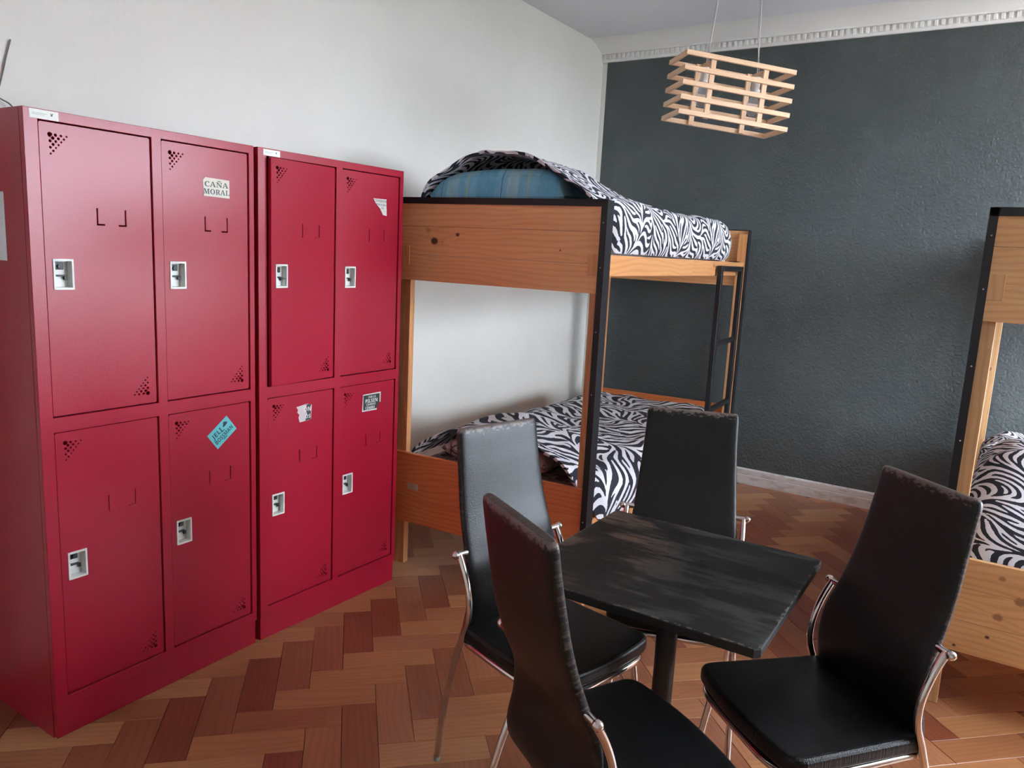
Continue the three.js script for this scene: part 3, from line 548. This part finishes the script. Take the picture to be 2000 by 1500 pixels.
// bunk at the right edge
quilt(bedB, {
  z0: -0.075, z1: -1.98, wave: 0.03, seed: 751, uo: 0.5, vo: 0.1, mat: M.zebraFine,
  section: (z) => { const foot = Math.sqrt(clamp(1 - ((Math.max(0, -z - 1.86)) / 0.12) ** 2, 0.04, 1)) * Math.sqrt(clamp(1 - ((Math.max(0, z + 0.14)) / 0.09) ** 2, 0.04, 1)), top = lerp(1.59, 1.65, foot); return { zs: 0, path: [[-0.925, 1.52], [-0.915, top - 0.05], [-0.86, top - 0.006], [-0.7, top], [-0.5, top + 0.005], [-0.3, top], [-0.14, top - 0.006], [-0.085, top - 0.05], [-0.075, 1.52]] }; },
}, 'zebra print quilt on the top bunk at the right edge');
quilt(bedB, {
  z0: -0.03, z1: -2.0, wave: 0.05, seed: 761, uo: 0.7, vo: 0.35, mat: M.zebraSmall,
  section: (z) => {
    const foot = Math.sqrt(clamp(1 - ((Math.max(0, -z - 1.88)) / 0.12) ** 2, 0.04, 1)), head = sstep(-0.8, -0.5, z) * (1 - 0.7 * sstep(-0.3, -0.09, z)), nose = Math.sqrt(clamp(1 - (Math.max(0, z + 0.17) / 0.14) ** 2, 0.02, 1)), top = lerp(0.49, lerp(0.535, 0.66, foot), nose), hy = 0.24 * head * nose;
    return { zs: 0, path: [[-0.945, 0.47], [-0.94, lerp(0.48, top - 0.04 + hy * 0.6, nose)], [-0.87, top + hy * 0.94], [-0.7, top + hy], [-0.5, top + hy], [-0.3, top + hy * 0.8], [-0.13, top + hy * 0.4], [-0.06, top - 0.03 + hy * 0.1], [-0.0, 0.48], [0.004, 0.4]] };
  },
}, 'rumpled zebra print quilt on the bottom bunk at the right edge');
pillow(bedB, 0.62, 0.34, 0.15, -0.52, 0.625, -0.38, 0.0, M.printed, 'mauve printed pillow under the quilt on the right bottom bunk', 53);
{ // paper labels on the boards
  const lab = (x, y, w, h) => { const p = mesh('paper_label', bx(x, x + w, y - h, y, 0.0, 0.0008), SK.tag, bedA); p.userData.label = 'small pale paper label'; };
  lab(-0.907, 0.414, 0.06, 0.03); lab(-0.18, 0.376, 0.045, 0.05);
}

// ------------------------------------------------------------------ table
{
  const tt = dataTex(768, 768, (u, v, o) => {
    const n = fbm(u * 5, v * 9, 811, 5), s = fbm(u * 6, v * 40, 821, 4), m = sstep(0.46, 0.66, n * 0.6 + s * 0.45), sp = vnoise(u * 260, v * 260, 831) > 0.985 && n > 0.5 ? 60 : 0;
    const brown = sstep(0.65, 0.2, u + 0.4 * (fbm(u * 3, v * 3, 851, 3) - 0.5)); o[0] = lerp(13, lerp(50, 84, brown), m) + sp; o[1] = lerp(14, lerp(53, 68, brown), m) + sp; o[2] = lerp(14, lerp(50, 58, brown), m) + sp;
    const ex = Math.min(u, 1 - u, v, 1 - v); if (ex < 0.012 && fbm(u * 60, v * 60, 841, 3) > 0.58) { o[0] = 96; o[1] = 90; o[2] = 82; }
  });
  const top = Ph({ map: tt, roughness: 0.5, specularIntensity: 0.6, clearcoat: 0.08, clearcoatRoughness: 0.4, bumpMap: withRepeat(plasterBump, 1, 1), bumpScale: 0.0008 });
  const t = thing('pedestal_table', 'small square table with a scuffed black top on one post', 'table', [2.064, 0, 3.384], 0.005);
  const sh = 0.3045, c = 0.012, s = new THREE.Shape([[-sh + c, -sh], [sh - c, -sh], [sh, -sh + c], [sh, sh - c], [sh - c, sh], [-sh + c, sh], [-sh, sh - c], [-sh, -sh + c]].map((p) => new THREE.Vector2(...p)));
  const g = new THREE.ExtrudeGeometry(s, { depth: 0.016, bevelEnabled: true, bevelThickness: 0.003, bevelSize: 0.003, bevelOffset: -0.003, bevelSegments: 2 }); g.rotateX(-Math.PI / 2); g.translate(0, 0.701, 0);
  const p = g.attributes.position, uv = []; for (let i = 0; i < p.count; i++) uv.push(p.getX(i) / (2 * sh) + 0.5, p.getZ(i) / (2 * sh) + 0.5); g.setAttribute('uv', new THREE.Float32BufferAttribute(uv, 2));
  const tg = g.toNonIndexed ? g : g; tg.clearGroups(); tg.addGroup(0, p.count, 0); const nn = tg.attributes.normal; const idx = [[], []]; for (let i = 0; i < p.count; i += 3) idx[nn.getY(i) > 0.5 ? 0 : 1].push(i, i + 1, i + 2);
  tg.setIndex([...idx[0], ...idx[1]]); tg.clearGroups(); tg.addGroup(0, idx[0].length, 0); tg.addGroup(idx[0].length, idx[1].length, 1);
  mesh('tabletop', tg, [top, M.blackEdge], t);
  mesh('post', cyl([0, 0.03, 0], [0, 0.684, 0], 0.027, 20), M.blackMetal, t);
  mesh('bracket', merge([bx(-0.22, 0.22, 0.684, 0.698, -0.02, 0.02, 0.003), bx(-0.02, 0.02, 0.6841, 0.6979, -0.22, 0.22, 0.003)]), M.blackMetal, t);
  for (let i = 0; i < 4; i++) { const f = bx(0.0, 0.2, 0.004, 0.03, -0.02, 0.02, 0.004); f.rotateY(i * Math.PI / 2 + Math.PI / 4); mesh('foot', f, M.blackMetal, t); }
}

// ------------------------------------------------------------------ chairs
function makeChair() {
  const t = new THREE.Group();
  const back = slabGeo([[-0.150, 0.405], [-0.158, 0.45], [-0.147, 0.53], [-0.153, 0.606], [-0.182, 0.675], [-0.215, 0.775], [-0.243, 0.91], [-0.258, 1.0]], (u) => lerp(0.362, 0.300, sstep(0.0, 1.0, u)), 0.03, 40);
  mesh('backrest', back, M.leatherBack, t);
  // seat: trapezium with a bowed front edge
  const s = new THREE.Shape(); s.moveTo(-0.165, 0.165); s.lineTo(0.165, 0.165); s.quadraticCurveTo(0.183, 0.165, 0.187, 0.145); s.lineTo(0.205, -0.15); s.quadraticCurveTo(0.21, -0.195, 0.165, -0.203); s.quadraticCurveTo(0, -0.232, -0.165, -0.203); s.quadraticCurveTo(-0.21, -0.195, -0.205, -0.15); s.lineTo(-0.187, 0.145); s.quadraticCurveTo(-0.183, 0.165, -0.165, 0.165);
  const sg = new THREE.ExtrudeGeometry(s, { depth: 0.014, bevelEnabled: true, bevelThickness: 0.014, bevelSize: 0.013, bevelOffset: -0.013, bevelSegments: 4, curveSegments: 8 }); sg.rotateX(-Math.PI / 2); sg.translate(0, 0.434, 0);
  const p = sg.attributes.position, uv = []; for (let i = 0; i < p.count; i++) uv.push(p.getX(i) / 0.44 + 0.5, p.getZ(i) / 0.44 + 0.5); sg.setAttribute('uv', new THREE.Float32BufferAttribute(uv, 2));
  mesh('seat', sg, M.leatherSeat, t);
  const frame = merge([tube([[-0.172, 0.41, -0.15], [-0.186, 0.41, 0.1], [-0.17, 0.41, 0.185], [0, 0.41, 0.205], [0.17, 0.41, 0.185], [0.186, 0.41, 0.1], [0.172, 0.41, -0.15]], 0.010, 40, 8), cyl([-0.17, 0.41, -0.15], [0.17, 0.41, -0.15], 0.009)]);
  mesh('seat_frame', frame, M.chrome, t);
  for (const q of [-1, 1]) {
    const x = 0.190 * q, path = [[x, 0.668, -0.178], [x, 0.62, -0.150], [x, 0.555, -0.128], [x, 0.50, -0.128], [x, 0.44, -0.150], [x * 0.99, 0.30, -0.196], [x * 0.98, 0.14, -0.232], [x * 0.97, 0.006, -0.252]];
    const g = tube(path, 0.0095, 40, 10); const pp = g.attributes.position;
    const rear = mesh('leg', g, M.chrome, t);
    mesh('knob', merge([cyl([q * 0.158, 0.668, -0.178], [q * 0.203, 0.668, -0.178], 0.0085, 14), moved(new THREE.SphereGeometry(0.0115, 14, 10), q * 0.203, 0.668, -0.178)]), M.chrome, rear);
    const fl = mesh('leg', tube([[q * 0.168, 0.405, 0.165], [q * 0.176, 0.25, 0.188], [q * 0.184, 0.006, 0.215]], 0.0095, 20, 10), M.chrome, t);
    mesh('foot_cap', cyl([q * 0.184, 0, 0.215], [q * 0.184, 0.014, 0.215], 0.0105), M.lockGrey, fl);
    mesh('foot_cap', cyl([x * 0.97, 0, -0.252], [x * 0.97, 0.014, -0.252], 0.0105), M.lockGrey, rear);
  }
  return t;
}
const chairProto = makeChair();
function chair(cx, cz, fx, fz, label) {
  const t = chairProto.clone(); t.name = numbered('dining_chair'); t.position.set(cx, 0, cz); t.rotation.y = Math.atan2(fx, fz);
  t.userData = { label, category: 'chair', group: 'black high-back chairs around the table' }; scene.add(t); return t;
}
chair(1.746, 3.44, 0.97, 0.245, 'black high-back chair with chrome legs, its shiny back turned to the lockers');
chair(2.105, 3.785, 0.515, -0.857, 'nearest black high-back chair, seen from behind, its back mirroring the red lockers');
chair(1.940, 2.975, 0.34, 0.94, 'black high-back chair behind the table, in front of the lockers-side bunk bed');
chair(2.424, 3.335, -0.66, 0.75, 'black high-back chair to the right of the table, its whole seat in view');

// ------------------------------------------------------------------ hanging lamp of five wooden frames
{
  const t = thing('pendant_lamp', 'pale wooden slatted pendant lamp hanging in front of the dark wall', 'lamp', [1.5157, 2.225, 1.6894]);
  t.rotation.set(-0.0227, 0.7803, -0.0756, 'YXZ');
  const L = 0.52, Wd = 0.193, Hh = 0.2635, sl = 0.02, th = 0.013, n = 5;
  const lm = Ph({ map: withRepeat(pineTex(1.6, 0.4, 512, 256, 281, [236, 200, 164], [212, 168, 128]), 1 / 1.6, 2.5), color: 0xffffff, roughness: 0.55 });
  for (let i = 0; i < n; i++) {
    const y1 = Hh / 2 - i * (Hh - sl) / (n - 1), y0 = y1 - sl;
    for (const s of [-1, 1]) {
      mesh('slat', grain(bx(-L / 2, L / 2, y0, y1, s > 0 ? Wd / 2 - th : -Wd / 2, s > 0 ? Wd / 2 : -Wd / 2 + th, 0.001), 'x', i * 0.1, i * 0.05), lm, t);
      mesh('slat', grain(bx(s > 0 ? L / 2 - th : -L / 2, s > 0 ? L / 2 : -L / 2 + th, y0, y1, -Wd / 2 + th + 0.0003, Wd / 2 - th - 0.0003, 0.001), 'z', i * 0.1, i * 0.05), lm, t);
    }
  }
  for (const x of [-0.125, 0.125]) for (const s of [-1, 1]) mesh('upright', grain(bx(x - 0.011, x + 0.011, -Hh / 2, Hh / 2, s > 0 ? Wd / 2 - th - 0.0125 : -Wd / 2 + th + 0.0003, s > 0 ? Wd / 2 - th - 0.0003 : -Wd / 2 + th + 0.0125), 'y'), lm, t);
  for (const x of [-0.125, 0.125]) {
    const bar = mesh('crossbar', grain(bx(x - 0.016, x + 0.016, Hh / 2 - 0.032, Hh / 2 - 0.02, -Wd / 2 + th + 0.013, Wd / 2 - th - 0.013), 'z'), lm, t);
    mesh('bulb_socket', merge([cyl([x, Hh / 2 - 0.033, 0], [x, Hh / 2 - 0.085, 0], 0.02, 18, 0.018), cyl([x, Hh / 2 - 0.085, 0], [x, Hh / 2 - 0.098, 0], 0.022, 18)]), M.socket, bar);
    const pr = [[0.013, 0], [0.016, -0.02], [0.026, -0.045], [0.029, -0.065], [0.024, -0.085], [0.012, -0.098], [0, -0.101]].map(([a, b]) => new THREE.Vector2(a, b));
    mesh('bulb', moved(new THREE.LatheGeometry(pr, 20), x, Hh / 2 - 0.098, 0), M.bulb, bar);
  }
  // cords up to the ceiling rose, straight up in the room's axes
  t.updateMatrixWorld(); const inv = t.matrixWorld.clone().invert(), loc = (x, y, z) => V3(x, y, z).applyMatrix4(inv).toArray();
  const wp = (x) => V3(x, Hh / 2 - 0.03, 0).applyMatrix4(t.matrixWorld);
  const c0 = V3(1.5157, 0, 1.6894);
  for (const x of [-0.125, 0.125]) {
    const a = wp(x), e = lerp(1, 0.62, 1), cx = c0.x + (a.x - c0.x) * e + 0.012, cz = c0.z + (a.z - c0.z) * e;
    mesh('cord', tube([loc(a.x, a.y, a.z), loc(lerp(a.x, cx, 0.35) + 0.004, lerp(a.y, H, 0.33), lerp(a.z, cz, 0.35)), loc(cx, H - 0.02, cz)], 0.0028, 20, 6), M.cord, t);
    mesh('cord', tube([loc(a.x + 0.012, a.y, a.z + 0.004), loc(lerp(a.x, cx, 0.3) - 0.002, lerp(a.y, H, 0.25), lerp(a.z, cz, 0.3)), loc(cx + 0.002, H - 0.02, cz)], 0.0018, 20, 6), M.cord, t);
  }
  const rose = new RoundedBoxGeometry(0.3, 0.028, 0.09, 2, 0.006); rose.rotateY(0.7803); rose.translate(c0.x + 0.012, H - 0.0141, c0.z); rose.applyMatrix4(inv); mesh('ceiling_rose', rose, M.socket, t);
}
// cable on the white wall above the nearer locker
tag(mesh('cable', merge([tube([[0.006, 2.062, 3.957], [0.006, 2.01, 3.972], [0.006, 1.955, 3.986], [0.008, 1.88, 4.01], [0.03, 1.83, 4.05], [0.07, 1.806, 4.09]], 0.0022, 24, 6), tube([[0.008, 1.89, 4.02], [0.012, 1.878, 3.995], [0.02, 1.866, 3.975], [0.05, 1.806, 3.95]], 0.0022, 16, 6)]), M.wire), 'thin dark cable on the white wall above the nearer locker', 'cable');

scene.traverse((o) => { if (o.isMesh || o.isDirectionalLight) { o.castShadow = true; o.receiveShadow = true; } });
renderer.render(scene, camera);
